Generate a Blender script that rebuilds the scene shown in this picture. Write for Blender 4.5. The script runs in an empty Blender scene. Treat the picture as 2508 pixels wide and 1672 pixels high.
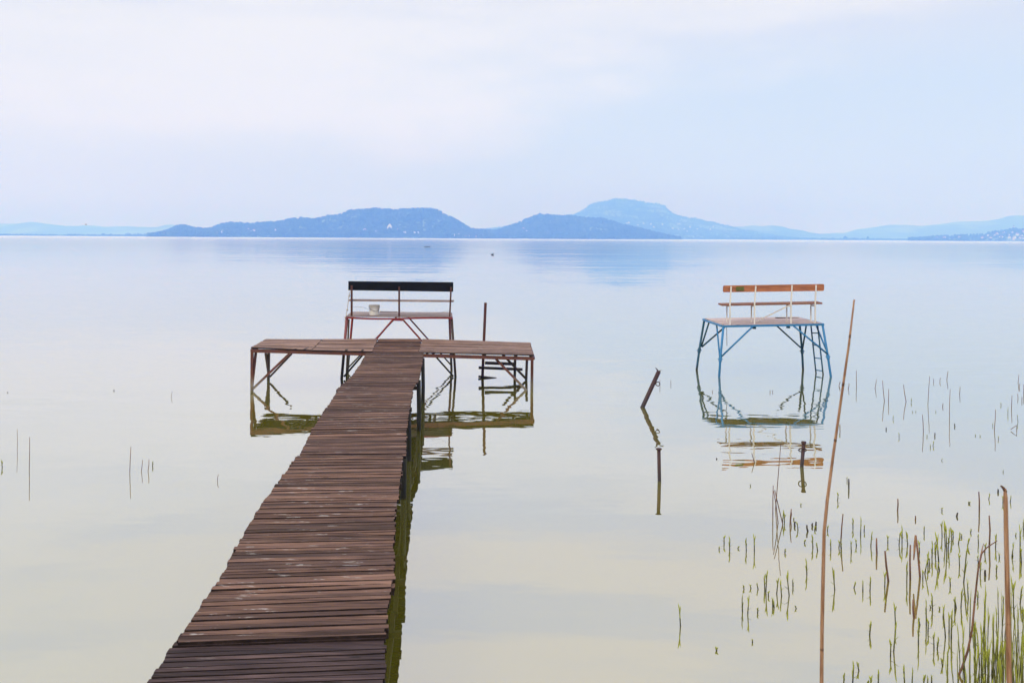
import bpy, math, random
import numpy as np
from mathutils import Vector, Matrix
random.seed(11); rng = np.random.default_rng(5)
S = bpy.context.scene
COL = S.collection
R = math.radians

# ------------------------------------------------------------------ survey of the photograph
F, H = 2600.0, 3.2            # focal length in photo pixels, height of the lens above the lake
CX, HY = 1254.0, 582.0        # centre column, horizon row
ROLL = math.atan(0.0056); CR, SR = math.cos(ROLL), math.sin(ROLL)
def uv(px, py):
    a, b = px - CX, py - HY
    return a * CR + b * SR, -a * SR + b * CR
def P(px, py, D):             # a surveyed point at distance D
    u, v = uv(px, py); return Vector((u * D / F, D, H - v * D / F))
def Pz(px, py, z):            # a surveyed point at a known height
    u, v = uv(px, py); D = F * (H - z) / v; return Vector((u * D / F, D, z))
def W(px, py): return Pz(px, py, 0.0)
def zoom(ox, oy, s): return lambda x, y: (ox + x / s, oy + y / s)

# ------------------------------------------------------------------ mesh collecting
class MB:
    def __init__(s): s.v, s.f, s.m, s.t = [], [], [], []
    def add(s, vs, fs, mi=0, tint=None):
        b = len(s.v); s.v += [tuple(x) for x in vs]
        t = random.random() if tint is None else tint
        for f in fs: s.f.append(tuple(b + i for i in f)); s.m.append(mi); s.t.append(t)
    def hexa(s, c, mi=0, tint=None):      # 8 corners: bottom 4 ccw, top 4 ccw
        s.add(c, [(3,2,1,0),(4,5,6,7),(0,1,5,4),(1,2,6,5),(2,3,7,6),(3,0,4,7)], mi, tint)
    def box(s, c, sx, sy, sz, mi=0, tint=None):
        x, y, z = c; a, b, d = sx/2, sy/2, sz/2
        s.hexa([(x-a,y-b,z-d),(x+a,y-b,z-d),(x+a,y+b,z-d),(x-a,y+b,z-d),
                (x-a,y-b,z+d),(x+a,y-b,z+d),(x+a,y+b,z+d),(x-a,y+b,z+d)], mi, tint)
    def bar(s, p, q, w, h=None, up=(0,0,1), mi=0, tint=None):
        p, q = Vector(p), Vector(q); h = w if h is None else h
        d = (q - p).normalized(); up = Vector(up)
        if abs(d.dot(up)) > .97: up = Vector((0,1,0))
        sd = d.cross(up).normalized(); un = sd.cross(d).normalized()
        A = [(-1,-1),(1,-1),(1,1),(-1,1)]
        c = [p + sd*(w/2*a) + un*(h/2*b) for a, b in A] + [q + sd*(w/2*a) + un*(h/2*b) for a, b in A]
        s.hexa(c, mi, tint)
    def tube(s, pts, rad, n=8, mi=0, closed=False, tint=None):
        pts = [Vector(p) for p in pts]; k = len(pts)
        if not hasattr(rad, '__len__'): rad = [rad]*k
        vs, fs = [], []
        ref = None
        for i, p in enumerate(pts):
            if closed: d = pts[(i+1) % k] - pts[i-1]
            else: d = pts[min(i+1, k-1)] - pts[max(i-1, 0)]
            d.normalize()
            if ref is None: ref = Vector((0,1,0)) if abs(d.y) < .9 else Vector((1,0,0))
            sd = d.cross(ref).normalized(); un = sd.cross(d); ref = un
            for j in range(n):
                a = 2*math.pi*j/n; vs.append(p + (sd*math.cos(a) + un*math.sin(a))*rad[i])
        for i in range(k if closed else k-1):
            for j in range(n):
                a, b = i*n + j, i*n + (j+1) % n; i2 = (i+1) % k
                fs.append((a, i2*n + j, i2*n + (j+1) % n, b))
        if not closed: fs += [tuple(range(n)), tuple(range((k-1)*n, k*n))[::-1]]
        s.add(vs, fs, mi, tint)
    def ring(s, c, r, rad, nrm, n=18, mi=0):
        nrm = Vector(nrm).normalized(); a = nrm.orthogonal().normalized(); b = nrm.cross(a)
        s.tube([Vector(c) + (a*math.cos(t) + b*math.sin(t))*r for t in np.linspace(0, 2*math.pi, n, endpoint=False)], rad, 6, mi, True)
    def build(s, name, mats, parent=None, origin=None, smooth=False, bevel=0):
        mats = mats if isinstance(mats, (list, tuple)) else [mats]
        o_ = Vector((0,0,0))
        if parent is not None:
            q = parent
            while q is not None: o_ = o_ + q.location; q = q.parent
        elif origin is not None: o_ = Vector(origin)
        me = bpy.data.meshes.new(name)
        me.from_pydata([(x-o_.x, y-o_.y, z-o_.z) for x, y, z in s.v], [], s.f)
        for m in mats: me.materials.append(m)
        me.polygons.foreach_set('material_index', s.m)
        at = me.attributes.new('tint', 'FLOAT', 'FACE'); at.data.foreach_set('value', s.t)
        if smooth: me.polygons.foreach_set('use_smooth', [True]*len(s.f))
        me.update()
        o = bpy.data.objects.new(name, me); COL.objects.link(o)
        if parent is not None: o.parent = parent
        elif origin is not None: o.location = o_
        if bevel:
            b = o.modifiers.new('bevel', 'BEVEL'); b.width = bevel; b.segments = 1; b.limit_method = 'ANGLE'
        return o
def tag(o, label=None, cat=None, group=None, kind=None):
    if label: o['label'] = label
    if cat: o['category'] = cat
    if group: o['group'] = group
    if kind: o['kind'] = kind
    return o
def thing(name, loc, label, cat, group=None):
    o = bpy.data.objects.new(name, None); COL.objects.link(o); o.location = loc; o.empty_display_size = .2
    return tag(o, label, cat, group)

# ------------------------------------------------------------------ materials
class NT:
    def __init__(s, tree): s.t = tree; s.n = tree.nodes; s.l = tree.links
    def new(s, typ, **kw):
        n = s.n.new(typ)
        for k, v in kw.items():
            if k.startswith('i_'):
                key = k[2:]; key = int(key) if key.isdigit() else key
                if hasattr(v, 'is_linked') or isinstance(v, bpy.types.NodeSocket): s.l.new(v, n.inputs[key])
                else: n.inputs[key].default_value = v
            else: setattr(n, k, v)
        return n
    def math(s, op, a, b=None, clamp=False):
        n = s.n.new('ShaderNodeMath'); n.operation = op; n.use_clamp = clamp
        for i, x in enumerate((a, b)):
            if x is None: continue
            if isinstance(x, bpy.types.NodeSocket): s.l.new(x, n.inputs[i])
            else: n.inputs[i].default_value = x
        return n.outputs[0]
    def mix(s, fac, a, b, mode='MIX'):
        n = s.n.new('ShaderNodeMix'); n.data_type = 'RGBA'; n.blend_type = mode
        for i, x in ((0, fac), (6, a), (7, b)):
            if isinstance(x, bpy.types.NodeSocket): s.l.new(x, n.inputs[i])
            elif i == 0: n.inputs[0].default_value = x
            else: n.inputs[i].default_value = tuple(x) + (1,) if len(x) == 3 else x
        return n.outputs[2]
    def ramp(s, fac, stops, interp='LINEAR'):
        n = s.n.new('ShaderNodeValToRGB'); cr = n.color_ramp; cr.interpolation = interp
        while len(cr.elements) < len(stops): cr.elements.new(.5)
        for e, (p, c) in zip(cr.elements, stops):
            e.position = p; e.color = (c, c, c, 1) if not hasattr(c, '__len__') else tuple(c) + (1,)
        s.l.new(fac, n.inputs[0]); return n.outputs[0]
    def coords(s, scale, kind='Object', offset=None):
        tc = s.n.new('ShaderNodeTexCoord')
        m = s.n.new('ShaderNodeMapping'); m.inputs['Scale'].default_value = scale
        s.l.new(tc.outputs[kind], m.inputs[0])
        if offset is not None: s.l.new(offset, m.inputs['Location'])
        return m.outputs[0]
    def noise(s, vec, scale=1, detail=3, rough=.5):
        n = s.n.new('ShaderNodeTexNoise'); n.inputs['Scale'].default_value = scale
        n.inputs['Detail'].default_value = detail; n.inputs['Roughness'].default_value = rough
        s.l.new(vec, n.inputs['Vector']); return n
def newmat(name):
    m = bpy.data.materials.new(name); m.use_nodes = True
    nt = NT(m.node_tree); nt.n.clear()
    out = nt.new('ShaderNodeOutputMaterial'); b = nt.new('ShaderNodeBsdfPrincipled')
    nt.l.new(b.outputs[0], out.inputs[0])
    return m, nt, b, out
def tint_of(nt):
    a = nt.new('ShaderNodeAttribute', attribute_name='tint'); return a.outputs['Fac']

def wood(name, lo, mid, hi, along='x', worn=0.0, rough=.7, spec=.35, amount=1.0):
    m, nt, b, _ = newmat(name)
    t = tint_of(nt)
    off = nt.new('ShaderNodeCombineXYZ', i_0=nt.math('MULTIPLY', t, 37.), i_1=nt.math('MULTIPLY', t, 91.), i_2=nt.math('MULTIPLY', t, 53.)).outputs[0]
    sc = (2.2, 45, 45) if along == 'x' else (45, 2.2, 45)
    g = nt.noise(nt.coords(sc, 'Object', off), 1, 5, .65)
    g2 = nt.noise(nt.coords((1.2, 5, 5) if along == 'x' else (5, 1.2, 5), 'Object', off), 1, 3, .6)
    f = nt.math('ADD', nt.math('MULTIPLY', g.outputs[0], .6), nt.math('MULTIPLY', g2.outputs[0], .4))
    c = nt.ramp(f, [(.36, lo), (.5, mid), (.64, hi)])
    val = nt.math('ADD', nt.math('MULTIPLY', t, .75*amount), 1 - .40*amount)
    c = nt.mix(1.0, c, nt.new('ShaderNodeCombineColor', i_0=val, i_1=val, i_2=val).outputs[0], 'MULTIPLY')
    hue = nt.math('FRACT', nt.math('MULTIPLY', t, 17.3))
    c = nt.mix(nt.math('MULTIPLY', hue, .28), c, (hi[0]*.62, hi[1]*.66, hi[2]*.85))
    # knots and old nail holes
    k = nt.noise(nt.coords((4, 14, 14) if along == 'x' else (14, 4, 14), 'Object', off), 1, 2, .5)
    c = nt.mix(nt.ramp(k.outputs[0], [(.68, 0.), (.74, .8)]), c, (lo[0]*.35, lo[1]*.35, lo[2]*.35))
    ck = nt.noise(nt.coords((.8, 120, 120) if along == 'x' else (120, .8, 120), 'Object', off), 1, 2, .5)
    c = nt.mix(nt.ramp(ck.outputs[0], [(.64, 0.), (.70, .75)]), c, (lo[0]*.5, lo[1]*.5, lo[2]*.5))
    if worn:
        w = nt.noise(nt.coords((5, 17, 17), 'Object'), 1, 4, .65)
        w2 = nt.noise(nt.coords((.9, .9, .9), 'Object'), 1, 2, .5)
        wf = nt.math('MULTIPLY', nt.ramp(w.outputs[0], [(.61, 0.), (.67, 1.)]), nt.ramp(w2.outputs[0], [(.44, 0.), (.58, 1.)]))
        c = nt.mix(nt.math('MULTIPLY', wf, worn), c, (.46, .43, .40))
    nt.l.new(c, b.inputs['Base Color'])
    b.inputs['Roughness'].default_value = rough; b.inputs['Specular IOR Level'].default_value = spec
    bp = nt.new('ShaderNodeBump', i_Strength=.5, i_Distance=.004, i_Height=f); nt.l.new(bp.outputs[0], b.inputs['Normal'])
    return m
def metal(name, col, rustc, amount=.5, rough=.55, low=None):
    m, nt, b, _ = newmat(name)
    n = nt.noise(nt.coords((9, 9, 5)), 1, 6, .7)
    n2 = nt.noise(nt.coords((60, 60, 40)), 1, 3, .6)
    f = nt.math('ADD', nt.math('MULTIPLY', n.outputs[0], .75), nt.math('MULTIPLY', n2.outputs[0], .25))
    c = nt.mix(nt.ramp(f, [(.62 - .22*amount, 0.), (.74 - .22*amount, 1.)]), col, rustc)
    sh = nt.noise(nt.coords((3, 3, 3)), 1, 2, .5)
    c = nt.mix(nt.ramp(sh.outputs[0], [(.35, 0.), (.7, .35)]), c, (col[0]*.55, col[1]*.55, col[2]*.55))
    if low:   # recolours the foot: lake weed and lime; red paint just darkens downwards
        z = nt.new('ShaderNodeSeparateXYZ', i_0=nt.new('ShaderNodeNewGeometry').outputs['Position']).outputs[2]
        zz = nt.math('ADD', z, nt.math('MULTIPLY', n.outputs[0], .16))
        c = nt.mix(nt.ramp(zz, [(low[0], 1.), (low[1], 0.)]), c, low[2])
    nt.l.new(c, b.inputs['Base Color']); b.inputs['Roughness'].default_value = rough
    b.inputs['Specular IOR Level'].default_value = .35
    bp = nt.new('ShaderNodeBump', i_Strength=.35, i_Distance=.003, i_Height=f); nt.l.new(bp.outputs[0], b.inputs['Normal'])
    return m
def plain(name, lo, hi, scale=6, rough=.7, stretch=(1,1,1), tintamt=0.0, spec=.3):
    m, nt, b, _ = newmat(name)
    n = nt.noise(nt.coords(tuple(scale*x for x in stretch)), 1, 4, .6)
    c = nt.ramp(n.outputs[0], [(.35, lo), (.65, hi)])
    if tintamt:
        v = nt.math('ADD', nt.math('MULTIPLY', tint_of(nt), tintamt*2), 1 - tintamt)
        c = nt.mix(1., c, nt.new('ShaderNodeCombineColor', i_0=v, i_1=v, i_2=v).outputs[0], 'MULTIPLY')
    nt.l.new(c, b.inputs['Base Color']); b.inputs['Roughness'].default_value = rough
    b.inputs['Specular IOR Level'].default_value = spec
    return m

M = {}
M['pier'] = wood('weathered_plank', (.018,.009,.007), (.128,.066,.044), (.29,.165,.112), worn=.8, amount=1.5, spec=.14)
M['pier_dark'] = wood('dark_weathered_plank', (.009,.006,.006), (.042,.025,.023), (.11,.068,.062), worn=.3, amount=1.3, spec=.16)
M['wing'] = wood('brown_board', (.05,.03,.02), (.235,.14,.10), (.42,.27,.21), worn=.6, amount=1.1, spec=.15)
M['grey_board'] = wood('grey_board', (.13,.09,.08), (.28,.21,.19), (.42,.33,.30), amount=.5)
M['pink_board'] = wood('pale_board', (.26,.16,.14), (.58,.43,.385), (.70,.57,.52), amount=.55)
M['sawn_shaded'] = plain('gap_shaded_sawn_edge', (.012,.008,.007), (.035,.022,.018), 12, .85, spec=.1)  # shade of the gaps painted into board edges, ends and undersides
M['post'] = plain('black_slimy_post', (.010,.009,.006), (.028,.025,.012), 9, .6, (1,1,.3))
M['beam'] = plain('dark_timber', (.022,.014,.010), (.05,.03,.022), 8)
M['dark_board'] = plain('dark_board', (.03,.018,.014), (.07,.045,.036), 7)
M['black'] = plain('black_paint', (.003,.003,.0032), (.006,.006,.006), 5, .75, spec=.12)
M['orange'] = wood('orange_stained_board', (.20,.055,.016), (.37,.118,.036), (.50,.185,.07), amount=.2, rough=.5)
M['orange_seat'] = wood('red_brown_seat_board', (.13,.05,.028), (.25,.105,.062), (.36,.17,.11), amount=.2)
M['green_patch'] = plain('green_patch', (.09,.10,.02), (.16,.16,.04), 40, .8)
algae = (.08, .26, (.022,.022,.010))
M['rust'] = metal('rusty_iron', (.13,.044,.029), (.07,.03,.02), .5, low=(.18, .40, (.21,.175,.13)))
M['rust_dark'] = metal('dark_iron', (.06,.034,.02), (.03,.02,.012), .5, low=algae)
M['red'] = metal('red_paint', (.22,.022,.022), (.07,.028,.022), .35, low=(.74, .86, (.03,.026,.014)))  # darker below about the height of the platform deck
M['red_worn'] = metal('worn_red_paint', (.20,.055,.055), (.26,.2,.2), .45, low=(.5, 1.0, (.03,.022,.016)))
M['post_red'] = metal('brown_rusted_post', (.075,.022,.016), (.13,.075,.055), .3)
M['pole'] = metal('rusted_pole', (.055,.022,.019), (.032,.019,.018), .5, low=(.05, .3, (.04,.036,.038)))
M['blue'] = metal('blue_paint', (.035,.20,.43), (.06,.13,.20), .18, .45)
M['blue_shaded'] = metal('shaded_blue_paint', (.018,.085,.14), (.02,.05,.06), .35, .5, low=algae)  # blue with the under-deck shade mixed in, for far legs and fittings
M['white'] = metal('white_paint', (.74,.69,.64), (.46,.35,.28), .12, .5)
M['plastic'] = plain('white_plastic', (.76,.73,.70), (.82,.80,.77), 10, .5)
M['wire'] = plain('grey_wire', (.10,.09,.09), (.2,.18,.17), 20)
M['rope'] = plain('pale_cord', (.35,.28,.22), (.55,.47,.4), 60)
M['line'] = plain('grey_line', (.25,.25,.27), (.4,.4,.42), 30)
M['reed_tan'] = plain('dry_reed', (.19,.09,.045), (.44,.25,.145), 16, .6, (6,6,.6), .12)
M['reed_brown'] = plain('old_brown_reed', (.09,.045,.03), (.22,.11,.07), 14, .7, (2,2,.6), .2)
M['reed_node'] = plain('reed_joint', (.06,.025,.015), (.13,.06,.03), 20)
M['reed_dark'] = plain('dead_wet_reed', (.025,.02,.016), (.06,.045,.035), 14)
M['shoot_stem'] = plain('reed_sheath', (.055,.055,.014), (.15,.145,.034), 12, .6, (1,1,.4), .2)
M['shoot_leaf'] = plain('young_reed_leaf', (.21,.25,.02), (.42,.44,.06), 9, .55, (1,1,.5), .25)
M['duck'] = plain('dark_feather', (.02,.02,.022), (.06,.05,.045), 12)
M['wall_white'] = plain('white_wall', (.72,.70,.66), (.82,.80,.76), .3)
M['wall_cream'] = plain('cream_wall', (.62,.52,.40), (.72,.62,.5), .3)
M['roof_red'] = plain('red_tiled_roof', (.30,.09,.05), (.42,.15,.09), .5)
M['roof_brown'] = plain('brown_tiled_roof', (.14,.07,.05), (.22,.12,.09), .5)
M['tree'] = plain('woodland', (.02,.032,.014), (.06,.075,.03), .02, .9, tintamt=.35)
M['tree_dark'] = plain('dark_crown', (.012,.02,.012), (.03,.04,.02), .05, .9, tintamt=.3)
M['trunk'] = plain('bark', (.04,.03,.022), (.08,.06,.045), 1)

def hillmat(name, a, b_, c_, sc):
    m, nt, b, _ = newmat(name)
    p = nt.new('ShaderNodeNewGeometry').outputs['Position']
    mp = nt.new('ShaderNodeMapping'); nt.l.new(p, mp.inputs[0]); mp.inputs['Scale'].default_value = (sc, sc*.6, sc*2.2)
    n = nt.noise(mp.outputs[0], 1, 7, .62)
    c = nt.ramp(n.outputs[0], [(.36, a), (.5, b_), (.66, c_)])
    mp2 = nt.new('ShaderNodeMapping'); nt.l.new(p, mp2.inputs[0]); mp2.inputs['Scale'].default_value = (sc*.5, sc*.25, sc*2.5)
    fld = nt.noise(mp2.outputs[0], 1, 3, .5)
    c = nt.mix(nt.ramp(fld.outputs[0], [(.53, 0.), (.58, 1.)]), c, (.17, .23, .09))
    nt.l.new(c, b.inputs['Base Color']); b.inputs['Roughness'].default_value = .95; b.inputs['Specular IOR Level'].default_value = .0
    return m
M['hill'] = hillmat('wooded_hillside', (.022,.034,.018), (.05,.062,.03), (.13,.15,.075), .011)
M['hill_far'] = hillmat('far_hillside', (.03,.04,.025), (.05,.06,.035), (.09,.10,.06), .004)

# ------------------------------------------------------------------ lake
def lake():
    m, nt, b, out = newmat('lake_water'); nt.n.remove(b)
    pos = nt.new('ShaderNodeNewGeometry').outputs['Position']
    y = nt.new('ShaderNodeSeparateXYZ', i_0=pos).outputs[1]
    lg = nt.math('MULTIPLY', nt.math('LOGARITHM', nt.math('MAXIMUM', y, 1.), 10.), .25)     # 0.25 = 10 m, 0.5 = 100 m off the shore
    def nz(sx, sy, det=2, rough=.5):
        mp = nt.new('ShaderNodeMapping'); nt.l.new(pos, mp.inputs[0]); mp.inputs['Scale'].default_value = (sx, sy, 1)
        return nt.noise(mp.outputs[0], 1, det, rough)
    patch = nz(.006, .03, 3, .6).outputs[0]; streak = nz(.012, .12, 3, .6).outputs[0]
    amp = nt.ramp(lg, [(.20, .010), (.28, .018), (.335, .042), (.45, .03), (.6, .022), (1., .02)])
    gust = nt.math('ADD', nt.math('MULTIPLY', nz(.16, .5, 2, .5).outputs[0], 1.6), .2)
    amp = nt.math('MULTIPLY', amp, gust)
    def slope(n, k):
        a = nt.new('ShaderNodeVectorMath', operation='SUBTRACT', i_0=n.outputs['Color'], i_1=(.5,.5,.5)).outputs[0]
        return nt.new('ShaderNodeVectorMath', operation='SCALE', i_0=a, i_Scale=nt.math('MULTIPLY', amp, k)).outputs[0]
    s = nt.new('ShaderNodeVectorMath', operation='ADD', i_0=slope(nz(1.7, 6.5, 2, .55), 1.0), i_1=slope(nz(.45, 1.6, 1, .5), .55)).outputs[0]
    far = nt.ramp(lg, [(.36, 0.), (.45, .022), (.62, .034), (.8, .03)])      # long low swells farther out
    nf = nz(.035, .26, 3, .6)
    a_ = nt.new('ShaderNodeVectorMath', operation='SUBTRACT', i_0=nf.outputs['Color'], i_1=(.5,.5,.5)).outputs[0]
    s = nt.new('ShaderNodeVectorMath', operation='ADD', i_0=s, i_1=nt.new('ShaderNodeVectorMath', operation='SCALE', i_0=a_, i_Scale=far).outputs[0]).outputs[0]
    s = nt.new('ShaderNodeVectorMath', operation='MULTIPLY', i_0=s, i_1=(1,1,0)).outputs[0]
    nrm = nt.new('ShaderNodeVectorMath', operation='NORMALIZE', i_0=nt.new('ShaderNodeVectorMath', operation='ADD', i_0=s, i_1=(0,0,1)).outputs[0]).outputs[0]
    ro = nt.ramp(lg, [(.30, .0), (.42, .03), (.52, .055), (.64, .075), (.74, .09), (.81, .16), (.86, .36), (1., .45)])
    ro = nt.math('MULTIPLY', ro, nt.math('ADD', nt.math('MULTIPLY', nt.math('ADD', patch, streak), .9), .1))
    g = nt.new('ShaderNodeBsdfGlossy', i_Color=(.97,.97,.97,1), i_Roughness=ro, i_Normal=nrm)
    d = nt.new('ShaderNodeBsdfDiffuse', i_Color=(.215,.195,.014,1))
    lw = nt.new('ShaderNodeLayerWeight', i_Blend=.5, i_Normal=nrm)
    f = nt.math('ADD', nt.math('MULTIPLY', nt.math('POWER', lw.outputs['Facing'], 5.), .42), .58)
    mx = nt.new('ShaderNodeMixShader', i_0=f, i_1=d.outputs[0], i_2=g.outputs[0])
    nt.l.new(mx.outputs[0], out.inputs[0])
    w = MB()
    xs = [-20000, -2000, -200, 0, 200, 2000, 20000]; ys = [-1500, -100, 0, 60, 400, 3000, 22500]
    w.v = [(x, yy, 0.) for yy in ys for x in xs]
    for j in range(6):
        for i in range(6): w.f.append((j*7+i, j*7+i+1, j*7+8+i, j*7+7+i)); w.m.append(0); w.t.append(.5)
    tag(w.build('water', m), 'calm pale lake mirroring the hazy sky', 'water', kind='structure')
lake()

# ------------------------------------------------------------------ pier
ZD = .89
SEC = [
 ([(897.5,864),(881,893),(863,919),(842,938),(827,951)], [(1037,864),(1034,893),(1024,934),(1014,948)], .875),
 ([(827,953),(820,967),(789,1013),(769,1044)], [(1012.5,950),(1010,968),(1001,1018),(997.5,1040)], .895),
 ([(766,1048),(736,1110)], [(997,1043),(993.5,1108)], .885),
 ([(727,1115),(699,1157),(659,1209),(628,1254)], [(988,1112),(985,1148),(978,1194),(975,1225),(970,1248)], .895),
 ([(626,1258),(582.6,1329),(530,1433)], [(970,1252),(965,1308),(965,1341),(966.5,1420)], .885),
 ([(521,1437),(450,1545)], [(958.5,1421),(948.6,1526)], .895),
 ([(444,1549),(362,1672)], [(947.5,1530),(942,1658)], .875)]
class Line3:
    def __init__(s, pts):
        s.p = pts; s.d = [0]
        for a, b in zip(pts, pts[1:]): s.d.append(s.d[-1] + (b-a).length)
    def at(s, t):
        L = t * s.d[-1]
        for i in range(len(s.p)-1):
            if L <= s.d[i+1] or i == len(s.p)-2:
                return s.p[i].lerp(s.p[i+1], (L - s.d[i]) / (s.d[i+1] - s.d[i]))
def plank(mb, a0, a1, b0, b1, th, warp=.003, tint=None, mi=0, edge=0):
    """board whose far edge runs a0-a1 and near edge b0-b1, slightly warped"""
    k = 6; top = []
    ph = random.uniform(0, 6.3); am = random.uniform(-warp, warp)
    for i in range(k+1):
        t = i/k; w = Vector((0, random.uniform(-.35, .35)*warp, am*math.sin(t*math.pi + ph*.2)))
        top.append((a0.lerp(a1, t) + w, b0.lerp(b1, t) + Vector((0, random.uniform(-.5, .5)*warp, w.z))))
    vs = []
    for a, b in top: vs += [a, b, b - Vector((0,0,th)), a - Vector((0,0,th))]
    fs = [(0,1,2,3), (k*4+3, k*4+2, k*4+1, k*4)]
    for i in range(k):
        q, r = i*4, i*4+4
        for j in range(4): fs.append((q+j, r+j, r+(j+1) % 4, q+(j+1) % 4))
    t_ = random.random() if tint is None else tint
    top_ = [f for i, f in enumerate(fs) if i >= 2 and (i-2) % 4 == 0]; rest = [f for i, f in enumerate(fs) if not (i >= 2 and (i-2) % 4 == 0)]
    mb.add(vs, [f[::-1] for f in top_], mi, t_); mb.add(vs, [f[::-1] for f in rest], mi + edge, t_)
pier = thing('pier', (0, 0, 0), 'long narrow weathered brown plank pier running out over the lake', 'pier')
for si, (L, Rr, z) in enumerate(SEC):
    l3 = [Pz(x, y, z) for x, y in L]; r3 = [Pz(x, y, z) for x, y in Rr]
    if si == 6:   # carries on under the camera towards the shore
        for q in (l3, r3):
            d = (q[1]-q[0]); d = d / abs(d.y); q.append(q[1] + d*7.5)
    if si < 6:
        for q in (l3, r3): q.append(q[-1] + (q[-1]-q[-2]).normalized()*.19)
    A, B = Line3(l3), Line3(r3); ln = A.d[-1]*.5 + B.d[-1]*.5
    mb = MB(); t = 0.0
    tw = []
    while t < 1:
        w = random.choice((.060, .068, .074, .080, .086))/ln
        if t + w > 1 - .03/ln: w = 1 - t
        tw.append((t, t + w)); t += w
    for t0, t1 in tw:
        gap = random.choice((.010, .012, .015, .019))/ln
        e0, e1 = random.gauss(0, .006), random.gauss(0, .006); dz = random.gauss(0, .002); dr = random.gauss(0, .002)
        q = []
        for tt in (t0, t1 - gap):
            a, b = A.at(tt), B.at(tt); ux = (b-a).normalized()
            q.append((a - ux*e0 + Vector((0,0,dz)), b + ux*e1 + Vector((0,0,dz+dr))))
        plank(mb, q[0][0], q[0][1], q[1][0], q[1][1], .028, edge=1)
    mb.build('deck_section', [M['pier_dark'] if si == 6 else M['pier'], M['sawn_shaded']], pier)
    for side in (0.09, .91):
        sg = MB(); n = 5
        pts = [A.at(i/n).lerp(B.at(i/n), side) - Vector((0,0,.085)) for i in range(n+1)]
        for a, b in zip(pts, pts[1:]): sg.bar(a, b, .05, .09)
        sg.build('stringer', M['beam'], pier)
    for tt in ((.12, .75) if si in (0, 4) else (.5,) if si in (2, 5) else (.06, .55) if si == 6 else (.3, .95)):
        a, b = A.at(tt), B.at(tt); ux = (b-a).normalized()
        for q, sgn in ((a, 1), (b, -1)):
            pp = q + ux*sgn*(.005 if si < 1 else .05 if si < 2 else .22); po = MB()
            po.tube([(pp.x, pp.y, -.8), (pp.x - sgn*.01, pp.y, .3), (pp.x, pp.y, z - .035)], .036, 10, tint=.4)
            po.build('post', M['post'], pier, smooth=True)
        cb = MB(); cb.bar(a - ux*.0 - Vector((0,0,.165)), b - Vector((0,0,.165)), .06, .06); cb.build('cross_beam', M['beam'], pier)

# ------------------------------------------------------------------ T shaped platform at the pier's head
ZA = zoom(600, 780, 5.2275); ZB = zoom(980, 720, 4.3556); Z4 = zoom(580, 660, 3.0947)
def DF(px): return 21.95 + (px-615)/690*.25       # front edge
def DB(px): return 23.72 + (px-650)/650*.23       # back edge
plat = thing('jetty_platform', P(960, 950, 22.8).xy.to_3d(), 'low brown boarded T shaped platform across the end of the pier', 'platform')
def panel(fl, fr, br, bl, nb, mat, label=None, dark=.5):
    a, b = P(*bl, DB(bl[0])), P(*br, DB(br[0])); c, d = P(*fl, DF(fl[0])), P(*fr, DF(fr[0]))
    mb = MB()
    for i in range(nb):
        t0, t1 = i/nb, (i+1)/nb - .06/nb
        dz = Vector((0,0,random.gauss(0,.003))); e0 = Vector((random.gauss(0,.008),0,0)); e1 = Vector((random.gauss(0,.008),0,0))
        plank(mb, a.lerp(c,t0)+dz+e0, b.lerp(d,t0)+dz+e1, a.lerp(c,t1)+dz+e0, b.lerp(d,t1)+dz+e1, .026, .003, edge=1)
    o = mb.build('deck_panel', [mat, M['sawn_shaded']], plat)
    if label: o['label'] = label
panel(ZA(78,368), ZA(850,400), ZA(990,262), ZA(275,258), 15, M['wing'])
panel(ZA(858,403), ZA(1622,420), ZA(1702,254), ZA(1000,258), 15, M['wing'])
panel((903,862), (1025,862), (1033,829.8), (928.5,829.8), 17, M['pier'])
panel(ZB(202,618), ZB(1425,645), ZB(1385,518), ZB(240,478), 15, M['wing'])
fr = MB()
fl, frr = P(*ZA(80,410), DF(615)+.05), P(*ZB(1425,688), DF(1307)+.05)
bl_, br_ = P(*ZA(275,258), DB(650)-.05) - Vector((0,0,.085)), P(*ZB(1385,518), DB(1298)-.05) - Vector((0,0,.085))
fr.bar(fl, frr, .05, .072); fr.bar(bl_, br_, .05, .07)
for t in (0, .36, .47, .64, 1): fr.bar(fl.lerp(frr, t) + Vector((0,.026,.0)), bl_.lerp(br_, t) - Vector((0,.026,.0)), .05, .055)
fr.build('frame', M['rust'], plat)
for px, dx in ((702,0),(722,0),(745,0),(845,0),(884,0),(1043,0),(1107,0),(1185,0),(1262,0),(1297,0)):
    t = (px-615)/690; q0 = fl.lerp(frr, t); q1 = bl_.lerp(br_, t)
    jo = MB(); jo.bar(q0 + Vector((0,-.04,.05)), q1 + Vector((0,0,.05)), .05, .03); jo.build('joist', M['beam'], plat)
def down(p, q, z=-.7):    # carry a leg on into the lake bed
    d = q - p; return q + d * ((z - q.z) / d.z)
def leg(parent, mat, p, q, w, struts=(), bname='brace', low=-.7, tube=False, bmat=None):
    mb = MB()
    if tube: mb.tube([p, q, down(p, q, low)], w/2, 10)
    else: mb.bar(p, down(p, q, low), w, w, (0,1,0))
    lg = mb.build('leg', mat, parent, smooth=tube)
    for a, b, ww in struts:
        s = MB()
        if tube: s.tube([a, b], ww/2, 8)
        else: s.bar(a, b, ww, ww*.8, (0,1,0))
        s.build(bname, bmat or mat, lg)
    return lg
d0, d1 = DF(615)+.05, DF(1305)+.05; e0, e1 = DB(650)-.05, DB(1298)-.05
leg(plat, M['rust'], P(*ZA(92,420), d0), W(617,955.5), .055, [(P(*ZA(140,430), d0+.1), P(617,948,d0+.02), .05), (P(*ZA(570,448), d0+.03), P(*ZA(105,895), d0-.02), .048)])
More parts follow.
